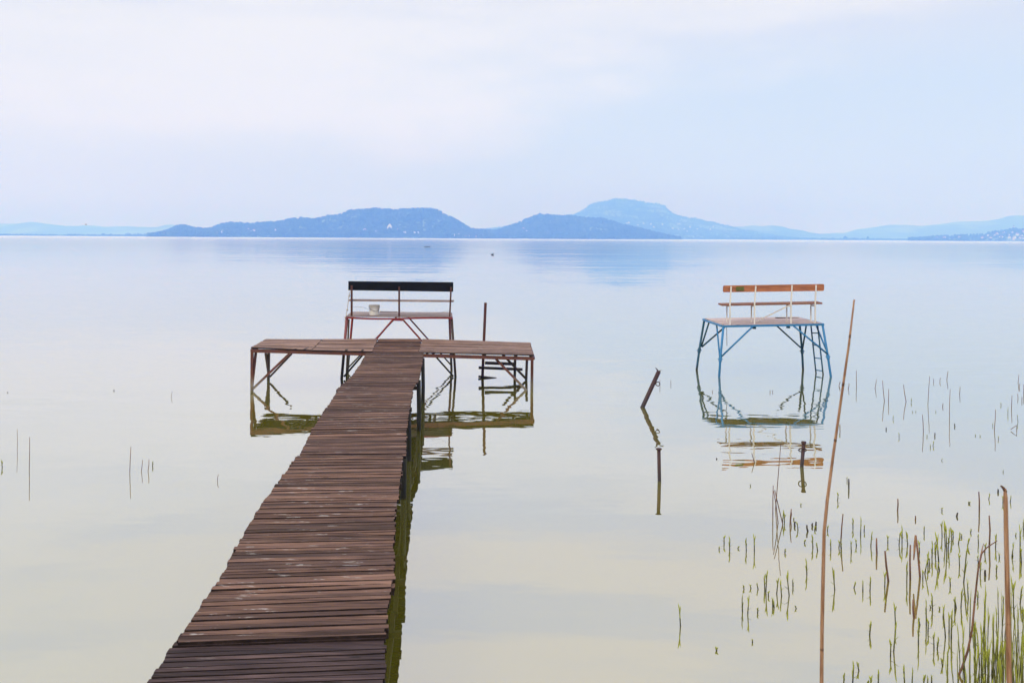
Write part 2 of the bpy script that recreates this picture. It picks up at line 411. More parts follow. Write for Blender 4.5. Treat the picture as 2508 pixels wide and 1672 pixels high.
leg(plat, M['rust_dark'], P(*ZA(305,440), e0), P(657.5,925,e0), .055, [(P(*ZA(265,440), e0-.05), P(*ZA(302,700), e0), .05), (P(*ZA(600,448), e0-.03), P(*ZA(318,745), e0), .042)])
leg(plat, M['rust'], P(*ZB(1408,690), d1), W(*ZB(1405,1012)), .06, [(P(*ZB(1020,690), d1+.04), P(*ZB(1350,1030), d1+.06), .048)])
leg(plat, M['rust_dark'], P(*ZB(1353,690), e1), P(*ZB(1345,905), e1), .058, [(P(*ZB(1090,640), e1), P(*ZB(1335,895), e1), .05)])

# bathing ladder behind the right wing
lad = thing('bathing_ladder', W(1196, 926), 'dark wooden step ladder with one tall rail behind the platform', 'ladder')
DL = 24.3
for a, b, c, w in ((ZB(911,92), ZB(888,560), ZB(878,890), .062), (ZB(1228,640), ZB(1228,760), ZB(1222,890), .06)):
    mb = MB(); p, q, r = P(*a, DL), P(*b, DL), P(*c, DL)
    mb.bar(p, down(p, r), w, w); mb.build('rail', M['rust_dark'] if w < .061 else M['post_red'], lad)
for a, b, w in ((ZB(905,733), ZB(1225,745), .055), (ZB(838,784), ZB(1306,803), .045), (ZB(835,877), ZB(1240,925), .03)):
    mb = MB(); mb.bar(P(*a, DL-.06), P(*b, DL-.06), .16, w); mb.build('step', M['beam'], lad)

# ------------------------------------------------------------------ red stand with black backrest
Z6 = zoom(820, 660, 6.533)
def DN(px): return 24.1 + (px-848)/260*.3
rs = thing('fishing_stand', P(980, 780, 24.8).xy.to_3d(), 'dark red fishing stand with a black bench backrest beyond the pier', 'fishing stand')
nl, nr = P(848, 776.3, DN(848)), P(1107, 777.5, DN(1107))
dep = Vector((-.11, 1.5, .0)); zt = Vector((0,0,.02))
mb = MB()
for i in range(9):
    t0, t1 = i/9, (i+1)/9 - .005
    sag = Vector((0,0,-.005))
    plank(mb, nl+dep*t1+zt, nr+dep*t1+zt, nl+dep*t0+zt, nr+dep*t0+zt, .022, .006)
mb.build('deck', M['grey_board'], rs)
mb = MB()
n = 10
def rail(i, d): 
    t = i/n; s = -.018*math.sin(t*math.pi*1.0) - .012*math.sin(t*2*math.pi)
    return nl.lerp(nr, t) + dep*d + Vector((0, -.012, s - .012))
for d in (0, 1):
    for i in range(n): mb.bar(rail(i, d), rail(i+1, d), .04, .036)
mb.bar(nl - Vector((0,0,.018)), nl + dep - Vector((0,0,.018)), .04, .034); mb.bar(nr - Vector((0,0,.018)), nr + dep - Vector((0,0,.018)), .04, .034)
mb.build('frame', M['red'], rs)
for a, b in (((930,766),(974,766.6)), ((1064,769.2),(1107,769.6))):
    mb = MB(); mb.bar(P(*a, 25.7) + Vector((0,0,.02)), P(*b, 25.75) + Vector((0,0,.02)), .10, .03); mb.build('loose_board', M['dark_board'], rs)
near = DN(840) - .12
def strip(a, Da, b, Db): return P(*a, Da), P(*b, Db)
p, q = P(849.5,780,24.12), W(836.8,927.3)
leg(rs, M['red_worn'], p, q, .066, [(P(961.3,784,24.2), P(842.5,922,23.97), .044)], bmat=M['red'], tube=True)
p, q = P(1106.5,781,24.42), P(1115.6,924,24.36)
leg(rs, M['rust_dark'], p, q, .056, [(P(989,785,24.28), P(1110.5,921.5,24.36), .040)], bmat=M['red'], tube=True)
p, q = P(864,770,25.5), P(851.3,908,25.3)
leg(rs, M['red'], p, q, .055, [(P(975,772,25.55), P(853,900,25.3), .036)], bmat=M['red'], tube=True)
p, q = P(1100.8,772,25.7), P(1105.8,905,25.6)
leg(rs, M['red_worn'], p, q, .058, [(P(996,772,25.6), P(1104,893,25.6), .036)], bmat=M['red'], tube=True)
mb = MB(); mb.tube([P(854.5,782,24.6), P(852.5,828,24.5), down(P(854.5,782,24.6), P(852.5,828,24.5))], .02, 8); mb.build('pipe', M['rust_dark'], rs, smooth=True)
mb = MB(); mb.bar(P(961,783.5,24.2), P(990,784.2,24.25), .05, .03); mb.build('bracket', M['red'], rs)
DPo = lambda px: DN(px) + .02
for a, b, w in ((Z6(270,255), Z6(270,770), .044), (Z6(1030,275), Z6(1030,768), .040), (Z6(1861,280), Z6(1838,772), .036)):
    mb = MB(); mb.bar(P(*a, DPo(a[0])), P(*b, DPo(b[0])), w, w*.8, (0,1,0)); mb.build('bench_post', M['post_red'], rs)
mb = MB()
c = [P(*Z6(215,332), DN(853)+.06), P(*Z6(1894,356), DN(1110)+.06), P(*Z6(1896,203), DN(1110)+.10), P(*Z6(216,187), DN(853)+.10)]
th = Vector((0,.035,0)); mb.hexa([c[0], c[1], c[1]+th, c[0]+th, c[3], c[2], c[2]+th, c[3]+th]); mb.build('backrest', M['black'], rs, bevel=.004)
mb = MB()
a, b = P(*Z6(222,480), DN(854)+.05), P(*Z6(1897,498), DN(1110)+.05)
plank(mb, a + Vector((0,.27,.0)), b + Vector((0,.27,.0)), a, b, .036, .004, .6); mb.build('seat', M['grey_board'], rs)

# bucket on the stand
bc = P(916.8, 774.0, 24.52); bz = nl.z + .022
bk = thing('bucket', (bc.x, bc.y, bz), 'white plastic bucket standing on the dark red fishing stand', 'bucket')
def lathe(mb, c, prof, n=28, mi=0, k=1.):
    vs = [(c[0] + k*r*math.cos(2*math.pi*j/n), c[1] + k*r*math.sin(2*math.pi*j/n), c[2] + k*z) for r, z in prof for j in range(n)]
    fs = [(i*n+j, i*n+(j+1) % n, (i+1)*n+(j+1) % n, (i+1)*n+j) for i in range(len(prof)-1) for j in range(n)]
    mb.add(vs, fs, mi, .5)
mb = MB(); lathe(mb, (bc.x, bc.y, bz), [(.001,0),(.114,0),(.117,.004),(.126,.205),(.126,.21),(.135,.212),(.136,.243),(.131,.247),(.124,.243),(.121,.20),(.112,.012),(.001,.012)], k=.94)
mb.build('shell', M['plastic'], bk)
mb = MB(); pts = []
for i in range(15):
    t = math.pi*i/14; x = -.128*math.cos(t); s = math.sin(t)
    pts.append((bc.x + x, bc.y - .02 - .135*s, bz + .20 - .10*s*(1 + .5*x/.128) - .02*x))
mb.tube(pts, .004, 6); mb.build('handle', M['wire'], bk)
# mooring cord down the stand's left side and a slack line along it
mb = MB(); D = 24.0
cp = [Z6(258,360), Z6(232,368), Z6(228,420), Z6(250,428), Z6(240,400), Z6(222,460), Z6(212,540), Z6(196,650), Z6(182,735), Z6(168,790), Z6(162,850)]
mb.tube([P(*c, D) for c in cp], .007, 6)
for c in (Z6(198,648), Z6(168,770), Z6(226,430)):
    mb.tube([P(c[0]-1, c[1]-1.2, D-.01), P(c[0]+1.2, c[1]+.6, D+.01)], .016, 6)
mb.tube([P(*Z6(168,770), D), P(*Z6(150,755), D)], .006, 5); mb.tube([P(*Z6(162,800), D), P(*Z6(182,760), D)], .006, 5)
tag(mb.build('cord', M['rope'], origin=P(*Z6(162,850), D)), 'pale knotted cord hanging down beside the black backrest', 'cord')
mb = MB(); D = 24.3
mb.tube([P(*Z6(x, y), D) for x, y in ((300,602),(380,598),(450,606),(520,628),(560,640),(640,664),(700,668),(740,715),(800,763))], .0035, 5)
tag(mb.build('line', M['line'], origin=P(*Z6(800,763), D)), 'thin slack grey line running from the left post past the bucket', 'line')
mb = MB(); mb.tube([P(*Z6(x, y), D+.15) for x, y in ((1050,666),(1100,678),(1170,690),(1300,697),(1450,697),(1600,690),(1720,680),(1835,664))], .0030, 5)
tag(mb.build('line', M['line'], origin=P(*Z6(1835,664), D)), 'thin slack grey line sagging between middle and right post of the red stand', 'line')

# ------------------------------------------------------------------ blue stand
Z5 = zoom(1660, 660, 5.0587)
bs = thing('fishing_stand', (6.1, 25.4, 0), 'bright blue fishing stand with orange bench backrest and steel ladder', 'fishing stand')
FL, FR = P(1769.5, 799, 24.77), P(2018, 794.5, 24.95)
dv = Vector((-.20, 1.44, .045)); BL, BR = FL + dv, FR + dv
mb = MB()
for i in range(8):
    t0, t1 = i/8 + .003, (i+1)/8 - .004; up = Vector((0,0,.032))
    ex = (FR-FL).normalized()
    plank(mb, FL+dv*t1+up+ex*.05, FR+dv*t1+up-ex*random.uniform(.02,.06), FL+dv*t0+up+ex*.05, FR+dv*t0+up-ex*.04, .02, .004)
mb.build('deck', M['pink_board'], bs, bevel=.002)
mb = MB()
for a, b in ((FL, FR), (BL, BR)): mb.bar(a, b, .05, .048)
for a, b in ((FL+dv*.02, BL-dv*.02), (FR+dv*.02, BR-dv*.02), (FL.lerp(FR,.34)+dv*.02, BL.lerp(BR,.34)-dv*.02), (FL.lerp(FR,.68)+dv*.02, BL.lerp(BR,.68)-dv*.02)): mb.bar(a, b, .045, .04)
mb.build('frame', M['blue'], bs)
def blueleg(mat, top, mid, foot, struts, w=.055):
    mb = MB(); mb.tube([top, mid, down(mid, foot)], w/2, 10)
    lg = mb.build('leg', mat, bs, smooth=True)
    cl = MB(); d = (foot-mid).normalized()
    cl.tube([mid - d*.02, mid + d*.09], w/2 + .012, 10); cl.bar(mid + d*.03 - Vector((.06,0,0)), mid + d*.03 + Vector((.06,0,0)), .018)
    cl.build('clamp', mat, lg)
    for a, b, ww in struts:
        s = MB(); s.tube([a, b], ww/2, 8); s.build('brace', mat, lg, smooth=True)
f1, f2, f3, f4 = W(*Z5(513,1325)), W(*Z5(1897,1328)), W(*Z5(234,1245)), W(*Z5(1552,1240))
def onleg(px, D): return P(*Z5(*px), D)
blueleg(M['blue'], FL + Vector((.02,.0,-.02)), onleg((528,1092), 24.76), f1, [(onleg((482,692), 25.3), onleg((521,1080), 24.78), .04), (onleg((935,700), 24.78), onleg((540,1078), 24.75), .042)])
blueleg(M['blue'], FR - Vector((.03,0,.02)), onleg((1858,1062), 24.9), f2, [(onleg((1718,698), 25.6), onleg((1838,990), 24.95), .042), (onleg((1425,690), 24.9), onleg((1855,1045), 24.88), .042)])
blueleg(M['blue_shaded'], onleg((326,640), 26.15), onleg((268,985), 26.05), f3, [(onleg((385,660), 25.8), onleg((292,955), 26.05), .042), (onleg((620,680), 26.1), onleg((298,958), 26.05), .042)])
blueleg(M['blue_shaded'], onleg((1512,690), 26.3), onleg((1540,995), 26.25), f4, [(onleg((1592,690), 25.8), onleg((1548,975), 26.2), .042), (onleg((1225,695), 26.3), onleg((1525,968), 26.24), .038)])
mb = MB(); ld = mb
r1t, r1b, r2t, r2b = onleg((1650,690), 25.55), W(*Z5(1713,1285)), onleg((1733,690), 25.2), W(*Z5(1801,1300))
mb.tube([r1t, down(r1t, r1b)], .018, 8); mb.tube([r2t, down(r2t, r2b)], .018, 8)
lo = mb.build('ladder', M['blue_shaded'], bs, smooth=True)
for y in (785, 935, 1093, 1243):
    t = (y-690)/(1285-690); s = MB(); s.tube([r1t.lerp(r1b, t), r2t.lerp(r2b, t + .0)], .013, 8); s.build('rung', M['blue'], lo, smooth=True)
# bench bolted on its near edge
posts = [((648,684),(662,208)), ((950,682),(967,203)), ((1402,672),(1416,194)), ((1702,660),(1714,192))]
fronts = [(608,668,440), (912,662,442), (1350,655,432), (1649,640,430)]
Dp = 24.86
for i, ((bx, by), (tx, ty)) in enumerate(posts):
    dd = Dp + i*.055; mb = MB(); b_, t_ = P(*Z5(bx, by), dd), P(*Z5(tx, ty), dd + .04)
    k = P(*Z5(bx - 2 if i < 1 else bx, 440), dd)
    mb.bar(b_, k, .032, .03, (0,1,0)); mb.bar(k, t_, .032, .026, (0,1,0))
    o = mb.build('bench_post', M['white'], bs)
    fx, fy, ft = fronts[i]; mb = MB(); fb = P(*Z5(fx, fy), dd + .36); ftp = P(*Z5(fx, ft), dd + .36)
    mb.bar(fb, ftp, .026, .024, (0,1,0)); mb.bar(fb, b_, .04, .022); mb.bar(ftp - Vector((0,0,.02)), k - Vector((0,0,.02)), .025, .03)
    mb.build('front_leg', M['white'], o)
mb = MB(); mb.bar(P(*Z5(1392,440), Dp+.12), P(*Z5(975,642), Dp+.42), .026, .02, (0,1,0)); mb.build('bench_brace', M['white'], bs)
mb = MB(); a, b = P(*Z5(512,432), Dp+.0), P(*Z5(1793,408), Dp+.20)
a2, b2 = a + Vector((.05,.38,.01)), b + Vector((-.03,.38,.01))
plank(mb, a2 + (b2-a2)*.0, b2, a + (b-a)*.03, b, .04, .002, .5); mb.build('seat', M['orange_seat'], bs, bevel=.004)
mb = MB()
c = [P(*Z5(563,282), Dp+.05), P(*Z5(1812,265), Dp+.25), P(*Z5(1815,180), Dp+.29), P(*Z5(566,199), Dp+.09)]
th = Vector((-.004,.04,0)); nseg = 1
def rim(c, t):   # rounded-corner board
    a, b, d, e = c; r = .06; ux, uz = (b-a).normalized(), (e-a).normalized()
    return [a+ux*.03, b-ux*.03, b-ux*.008+uz*.008, b+uz*.03, d-uz*.03, d-ux*.008-uz*.008, d-ux*.03, e+ux*.03, e+ux*.008-uz*.008, e-uz*.03, a+uz*.03, a+ux*.008+uz*.008]
r_ = rim(c, 0); n = len(r_); vs = r_ + [x + th for x in r_]
mb.add(vs, [tuple(range(n)), tuple(range(n, 2*n))[::-1]] + [(i, n+i, n+(i+1) % n, (i+1) % n) for i in range(n)], 0, .45)
bo = mb.build('backrest', M['orange'], bs)
mb = MB(); a, b = P(*Z5(721,238), Dp+.062), P(*Z5(820,236), Dp+.078); mb.bar(a, b, .006, .095, (0,0,1)); mb.build('patch', M['green_patch'], bo)
mb = MB(); mb.bar(P(*Z5(1215,600), 26.1), P(*Z5(1497,602), 26.15), .12, .03); mb.build('loose_board', M['dark_board'], bs)
for x, y in ((947,722), (1368,714)): mb = MB(); mb.box(P(*Z5(x, y), 24.95), .07, .10, .045); mb.build('bracket', M['blue_shaded'], bs)
mb = MB(); mb.tube([P(*Z5(605,690), 25.1), P(*Z5(609,945), 25.1)], .006, 6); mb.build('rod', M['rust_dark'], bs)

# ------------------------------------------------------------------ mooring poles
ZP = zoom(1540, 860, 3.7339)
# leaning one with torn forked head and ring
b_ = W(*ZP(125,512)); DT = b_.y; t_ = P(*ZP(276,182), DT)
po = thing('mooring_pole', b_, 'rusty leaning mooring pole with torn forked head and an iron ring', 'mooring pole')
mb = MB(); d = (t_-b_).normalized(); mb.tube([b_ - d*.6, b_, t_], .041, 14); mb.build('shaft', M['pole'], po, smooth=True)
mb = MB()
mb.hexa([P(*ZP(*q), DT + o) for o in (-.03, .03) for q in ((262,180),(285,185),(300,172),(322,166))]); 
mb.hexa([P(*ZP(*q), DT + o) for o in (-.012, .012) for q in ((240,146),(258,158),(274,178),(256,174))])
mb.build('torn_head', M['pole'], po)
mb = MB(); mb.ring(P(*ZP(266,298), DT-.02), .038, .009, (.15,1,.1)); mb.build('ring', M['pole'], po, smooth=True)
b_ = W(*ZP(280,1186)); DT = b_.y; t_ = P(*ZP(275,900), DT)
po = thing('mooring_pole', b_, 'short upright steel mooring pole with flat cap, standing without a ring', 'mooring pole')
mb = MB(); mb.tube([b_ - Vector((0,0,.6)), b_, t_], .0235, 14); mb.build('shaft', M['pole'], po, smooth=True)
mb = MB(); lathe(mb, t_ - Vector((0,0,.004)), [(.001,0),(.026,.0),(.040,.008),(.041,.018),(.030,.026),(.001,.028)], 20); mb.build('cap', M['pole'], po, smooth=True)
b_ = W(*ZP(1582,1056)); DT = b_.y; t_ = P(*ZP(1600,836), DT)
po = thing('mooring_pole', b_, 'short rusty mooring pole with an iron ring collar before the blue stand', 'mooring pole')
mb = MB(); d = (t_-b_).normalized(); mb.tube([b_ - d*.6, b_, t_], .0255, 14); mb.build('shaft', M['pole'], po, smooth=True)
mb = MB(); lathe(mb, t_ - Vector((0,0,.004)), [(.026,-.02),(.034,.0),(.035,.022),(.026,.024),(.022,.01),(.001,.008)], 20); mb.build('cap', M['pole'], po, smooth=True)
mb = MB(); mb.ring(P(*ZP(1589,902), DT), .052, .008, (.1,.6,.75)); mb.build('ring', M['pole'], po, smooth=True)

# ------------------------------------------------------------------ reeds
def stem(pts, rads, mat, name, label, cat='reed', group=None, nodes=(), n=6, tint=.5):
    base = Vector(pts[0]); mb = MB(); mb.tube(pts, rads, n, 0, tint=tint)
    mats = [mat]
    if nodes:
        mats.append(M['reed_node'])
        L = Line3([Vector(p) for p in pts])
        for t in nodes:
            p, q = L.at(t), L.at(min(1, t + .004)); r = np.interp(t, np.linspace(0, 1, len(rads)), rads) if hasattr(rads, '__len__') else rads
            mb.tube([p, q, p + (q-p)*2], [r*1.02, r*1.16, r*1.02], n+2, 1, tint=.5)
    return tag(mb.build(name, mats, origin=base, smooth=True), label, cat, group)
k = 1.06633
pts = [P(x*k, y*k, 4.3) for x, y in ((1887,1568),(1888,1450),(1890,1350),(1893,1220),(1900,1150),(1913,1050),(1930,930),(1950,790),(1962,688))]
pts = [Vector((pts[0].x, pts[0].y, -.3))] + pts
stem(pts, [.0078,.0078,.0076,.0078,.007,.0068,.006,.0055,.0048,.0036], M['reed_tan'], 'reed', 'tall slender tan dry reed standing before the right side of the blue stand', nodes=(.17,.42,.50,.56,.62,.68,.75,.82,.89,.95), n=10)
Dq = 3.5
pts = [P(x, y, Dq) for x, y in ((2473,1700),(2471,1640),(2470,1560),(2468,1470),(2466,1380),(2464,1290),(2463,1220),(2461,1196))]
pts = [Vector((pts[0].x+.01, pts[0].y, -.3))] + pts
stem(pts, [.0095,.0092,.0088,.0085,.0082,.0078,.0074,.007,.005], M['reed_tan'], 'reed', 'thick snapped tan reed with bent broken tip at the right edge', nodes=(.62,.74,.83,.91,.965), n=10)
mb = MB(); mb.tube([P(2463,1204,Dq), P(2457,1194,Dq), P(2451,1189,Dq)], [.006,.0045,.0025], 8)
o = mb.build('tip', M['reed_node'], bpy.data.objects['reed.001'])
ZR = zoom(2108, 1180, 3.1875)
bD = W(*ZR(765,1503)).y
stem([down(P(*ZR(790,1450), bD), P(*ZR(765,1503), bD), -.2)] + [P(*ZR(x, y), bD) for x, y in ((765,1503),(790,1450),(835,1320),(870,1150),(890,930),(915,700),(942,560),(985,510),(1066,457))],
     [.009,.009,.009,.0088,.008,.0075,.007,.0065,.0045,.0035], M['reed_brown'], 'reed', 'curved brown dead reed whose top bends over to the right', nodes=(.4,.6,.8), n=8)
mb = MB(); mb.tube([P(*ZR(942,560), bD), P(*ZR(950,515), bD), P(*ZR(960,478), bD)], [.006,.004,.002], 6); mb.build('tip', M['reed_tan'], bpy.data.objects['reed.002'])

Z4r = zoom(1740, 1180, 3.1875); Z6r = zoom(2050, 880, 4.8996); Z7r = zoom(0, 920, 3.92)
GS = 'dead reed stems in the water'
def dead(Z, top, base, r=.0045, mat='reed_brown', label=None, bend=0):
    b_ = W(*Z(*base)); t_ = P(*Z(*top), b_.y); lean = (b_ - t_); 
    if t_.z < .015: t_.z = .015
    lo = b_ + (b_-t_)*(.12/max(t_.z, .12)) ; m = b_.lerp(t_, .55) + Vector((random.gauss(0, .004) + bend, 0, 0))
    lab = label or ('thin brown dead reed stem standing alone in the calm water' if mat == 'reed_brown' else 'dark broken reed stub just clear of the water')
    return stem([lo, b_, m, t_], [r, r, r*.92, r*.75], M[mat], 'dead_reed', lab, 'reed', GS if mat == 'reed_brown' else 'broken reed stubs in the water', tint=random.random())
# left of the pier
dead(Z7r, (165,510), (166,718), .0035, label='long pale dead reed nearest the left edge of the lake')
dead(Z7r, (285,588), (281,895), .0048, label='long orange brown dead reed second from the left edge')
dead(Z7r, (1257,680), (1246,925), .0048, label='tall brown dead reed, leftmost of three left of the pier')
dead(Z7r, (1368,805), (1357,915), .0042, label='short brown dead reed between two others left of the pier')
dead(Z7r, (1430,800), (1421,915), .0046, label='short brown dead reed with a green shoot close beside it')
dead(Z7r, (2097,945), (2087,1010), .0038, label='short dark reed stump nearest the left side of the pier')
dead(Z7r, (1655,148), (1643,205), .004, label='small bent reed far out left of the platform')
for q in ((72,154,163), (1095,131,145)): dead(Z7r, (q[0], q[1]), (q[0], q[2]), .008, 'reed_dark')
# far group on the right (zoomed survey)
for t, b in (((40,262),(24,322)), ((145,288),(136,358)), ((232,130),(234,320)), ((472,238),(456,345)), ((547,253),(569,500)), ((620,356),(618,510)), ((798,302),(829,508)),
             ((1112,203),(1091,540)), ((1158,229),(1158,276)), ((1245,220),(1234,272)), ((1333,140),(1318,247)), ((1358,355),(1350,700)), ((1478,328),(1471,422)), ((1025,660),(1036,882)),
             ((1902,603),(1888,850)), ((2183,180),(2173,280)), ((2192,288),(2186,335)), ((2242,300),(2241,420)), ((2100,430),(2094,590)), ((2168,410),(2172,468)), ((2218,448),(2218,500)), ((1273,525),(1268,570))):
    dead(Z6r, t, b, random.uniform(.0055, .0075))
for t, b in (((1415,768),(1415,805)), ((590,815),(590,843)), ((1173,880),(1173,920)), ((142,1432),(142,1530))): dead(Z6r, t, b, .009, 'reed_dark')
b_ = W(*Z6r(2157,852)); 
stem([b_ - Vector((0,0,.1)), b_, P(*Z6r(2157,788), b_.y), P(*Z6r(2085,838), b_.y)], [.006]*4, M['reed_brown'], 'dead_reed', 'dead reed folded over into a small triangle near the right edge', 'reed', GS)
for t, b in (((385,263),(385,300)), ((285,258),(285,318)), ((768,355),(764,374)), ((1293,355),(1293,378)), ((1315,355),(1315,375)), ((1934,275),(1922,315)), ((2013,293),(2006,345)), ((1932,670),(1932,730)), ((1125,930),(1151,1020)), ((1484,1443),(1480,1545))):
    dead(ZP, t, b, random.uniform(.005, .0065))
for t, b in (((806,975),(806,985)), ((2012,1165),(2012,1255))): dead(ZP, t, b, .009, 'reed_dark')
# nearer ones
dead(Z4r, (490,25), (487,280), .0055, label='straight dark dead reed at the left of the crossing cluster')
dead(Z4r, (494,70), (528,318), .0055, label='brown dead reed slanting down through the crossing cluster')
dead(Z4r, (502,62), (565,330), .0055, label='brown dead reed leaning out rightmost from the crossing cluster')
dead(Z4r, (550,-307), (508,212), .005, label='tallest thin reed of the crossing cluster below the blue stand')
dead(Z4r, (632,210), (621,340), .0065); dead(Z4r, (1035,248), (1018,470), .0075, label='bent red brown dead reed right of the tall slender one')
for t, b in (((662,308),(658,343)), ((753,335),(760,385)), ((798,320),(797,348)), ((825,308),(823,345))): dead(Z4r, t, b, .010, 'reed_dark')
for t, b, r in (((290,130),(288,225),.0085), ((427,263),(427,295),.008), ((124,437),(126,560),.0095), ((190,537),(216,775),.0105), ((388,490),(387,760),.0095), ((430,415),(463,740),.0105), ((922,75),(926,230),.009), ((1003,260),(1004,510),.0095), ((410,915),(415,1060),.009)):
    dead(ZR, t, b, r)
for t, b in (((757,238),(750,268)), ((972,685),(972,730)), ((1072,55),(1072,82))): dead(ZR, t, b, .011, 'reed_dark')
mb = MB(); bb = W(*ZR(463,740)).y; q = [P(*ZR(430,415), bb), P(*ZR(422,500), bb), P(*ZR(414,606), bb)]; mb.tube(q, [.011,.012,.006], 5)
tag(mb.build('reed_leaf', M['reed_tan'], origin=q[0]), 'dry orange reed leaf hanging from a broken stem', 'leaf')

# young green shoots: six shapes, copied
def shoot_mesh(i):
    r = random.Random(40 + i); mb = MB()
    a = .0046; wob = r.uniform(-.014, .014)
    mb.tube([(0,0,-.15), (wob*.2,0,.2), (wob*.6,0,.55), (wob,0,.80)], [a, a, a*.85, a*.5], 5, 0, tint=r.random())
    def blade(z0, z1, dx, dy, w, mi=1):
        ks = 5; vs = []
        for q in range(ks+1):
            t = q/ks; x = wob*z0 + dx*t**1.5; y = dy*t**1.5; z = z0 + (z1-z0)*t
            ww = w*(1 - t)**.8*(.55 + 1.3*t) + .0003
            vs += [(x-ww, y, z), (x, y - ww*.5, z), (x+ww, y, z), (x, y + ww*.35, z)]
        fs = []
        for q in range(ks):
            for j in range(4): fs.append((q*4+j, q*4+(j+1) % 4, q*4+4+(j+1) % 4, q*4+4+j))
        fs += [(3,2,1,0), tuple(ks*4+j for j in range(4))]
        mb.add(vs, fs, mi, r.random())
    for _ in range(r.choice((2,3,3))):
        z0 = r.uniform(.12, .55); blade(z0, min(1, z0 + r.uniform(.32,.5)), r.uniform(-.014,.014), r.uniform(-.01,.01), r.uniform(.0045,.0065))
    blade(.62, 1.0, wob*.3 + r.uniform(-.012,.012), 0, .0066)
    if r.random() < .35: z0 = r.uniform(.15,.4); blade(z0, z0+.16, r.choice((-1,1))*r.uniform(.03,.055), .01, .0035, r.choice((0,1)))
    return mb
protos = []
n_sh = 0
SG = 'young green reed shoots'
SL = 'young green reed shoot with narrow pointed leaves standing in the lake'
def shoot(Z, x, y0, y1, wide=1.0, h=None, base=None):
    global n_sh
    b_ = base if base is not None else W(*Z(x, (y0+y1)/2))
    hh = h if h is not None else (P(*Z(x, y0), b_.y).z)
    hh = max(hh, .03)
    i = n_sh % 8
    if n_sh < 8:
        o = shoot_mesh(i).build('reed_shoot', [M['shoot_stem'], M['shoot_leaf']], origin=(0,0,0), smooth=True); protos.append(o)
    else:
        o = protos[i].copy(); COL.objects.link(o)
    o.location = b_; s = wide * min(1.45, .95 + .09*b_.y/2) * (.85 if hh < .25 else 1)
    o.scale = (s, s, hh); o.rotation_euler = (random.gauss(0, .03), random.gauss(0, .05), random.uniform(-.7, .7) + random.choice((0, math.pi)))
    tag(o, SL, 'reed shoot', SG); n_sh += 1
for x, a, b in ((68,500,555),(107,410,550),(150,420,630),(213,500,535),(280,430,640),(343,400,685),(562,210,420),(578,240,390),(650,280,310),(683,305,440),(582,515,590),(732,445,505),(800,405,615),(812,340,410),(837,470,600),(913,335,425),(940,440,615),(1003,450,575),(1020,440,600),(1100,450,635),(1113,275,440),(1140,440,555),(1172,260,570),(1200,330,435),(1252,380,620),(993,75,210),(752,590,850),(972,660,1020),(262,800,870),(317,795,865),(372,780,890),(432,680,1050),(425,720,950),(453,845,935),(250,870,1150),(291,880,1180),(368,975,1065),(487,890,1050),(498,920,1040),(517,740,1000),(556,760,1020),(615,680,1090),(645,745,885),(670,960,1010),(328,1230,1270),(48,1285,1350),(1120,770,880),(1190,760,940),(1245,730,970),(1243,1080,1310),(1110,1390,1750),(1160,1400,1540),(1040,1480,1700),(1250,1500,1750),(1230,1540,1700),(313,20,45),(706,175,190)):
    shoot(Z4r, x, a, b)
for x, a, b in ((300,370,610),(322,330,625),(368,380,600),(360,610,970),(187,690,950),(70,1080,1305),(272,935,1300),(258,1080,1568),(233,1215,1500),(450,1050,1480),(463,1050,1180),(495,340,460),(460,450,640),(500,530,900),(485,680,840),(525,555,770),(538,580,720),(556,450,740),(582,480,690),(580,460,580),(610,380,860),(617,620,760),(635,300,545),(660,330,680),(672,290,800),(683,350,680),(712,350,560),(722,370,500),(700,730,880),(762,400,560),(772,550,755),(775,390,460),(787,400,460),(805,470,1100),(832,430,570),(783,820,1140),(840,740,1080),(746,885,1080),(735,890,1120),(512,890,1350),(525,1060,1280),(560,860,1140),(548,960,1000),(617,970,1020),(643,950,1160),(662,970,1450),(690,1010,1340),(707,980,1470),(572,1160,1440),(597,1200,1400),(640,1370,1500),(678,1300,1568),(555,1490,1640),(345,1420,1800),(400,1430,1800),(137,1455,1700),(80,1510,1750),(55,1540,1700),(485,1490,1700),(523,1500,1750),(213,410,540),(920,400,560),(968,470,640),(933,620,830),(918,560,700),(913,840,1000),(1052,400,620),(1060,640,765),(1083,550,630),(1000,85,180),(850,150,190),(843,150,185),(635,195,255),(858,360,430),(1180,460,710),(1187,560,600),(1245,320,770),(1210,390,450),(1255,500,760),(1270,280,460),(1192,760,1100),(1245,800,1100),(1270,960,1300),(1113,880,1040),(1110,100,220),(1167,100,210)):
    shoot(ZR, x, a, b)
for x, a, b in ((35,775,940),(672,670,770),(745,875,990),(1120,1010,1105),(1152,975,1095),(1080,900,960),(1187,605,655),(1255,1185,1240),(1938,915,1005),(1870,760,835),(1968,515,585),(2050,565,745),(2172,655,845),(1660,900,935),(1720,905,945),(910,615,655),(945,610,650),(1993,1320,1380),(122,1405,1510),(891,460,575)):
    shoot(Z6r, x, a, b, .8)
shoot(Z7r, 22, 805, 955); shoot(Z7r, 1465, 815, 920)
shoot(zoom(0,0,.93780), 1563, 1385, 1490); shoot(zoom(0,0,.93780), 1646, 1484, 1502)
rr = random.Random(3)
while n_sh < 274:         # the thicket in the near right corner
    px, py = rr.triangular(2310, 2550, 2450), rr.triangular(1500, 1800, 1680)
    if px < 2320 + max(0, (1620-py))*.9: continue
    b_ = W(px, py); shoot(None, 0, 0, 0, rr.uniform(.5, .75), rr.uniform(.16, .44), b_)

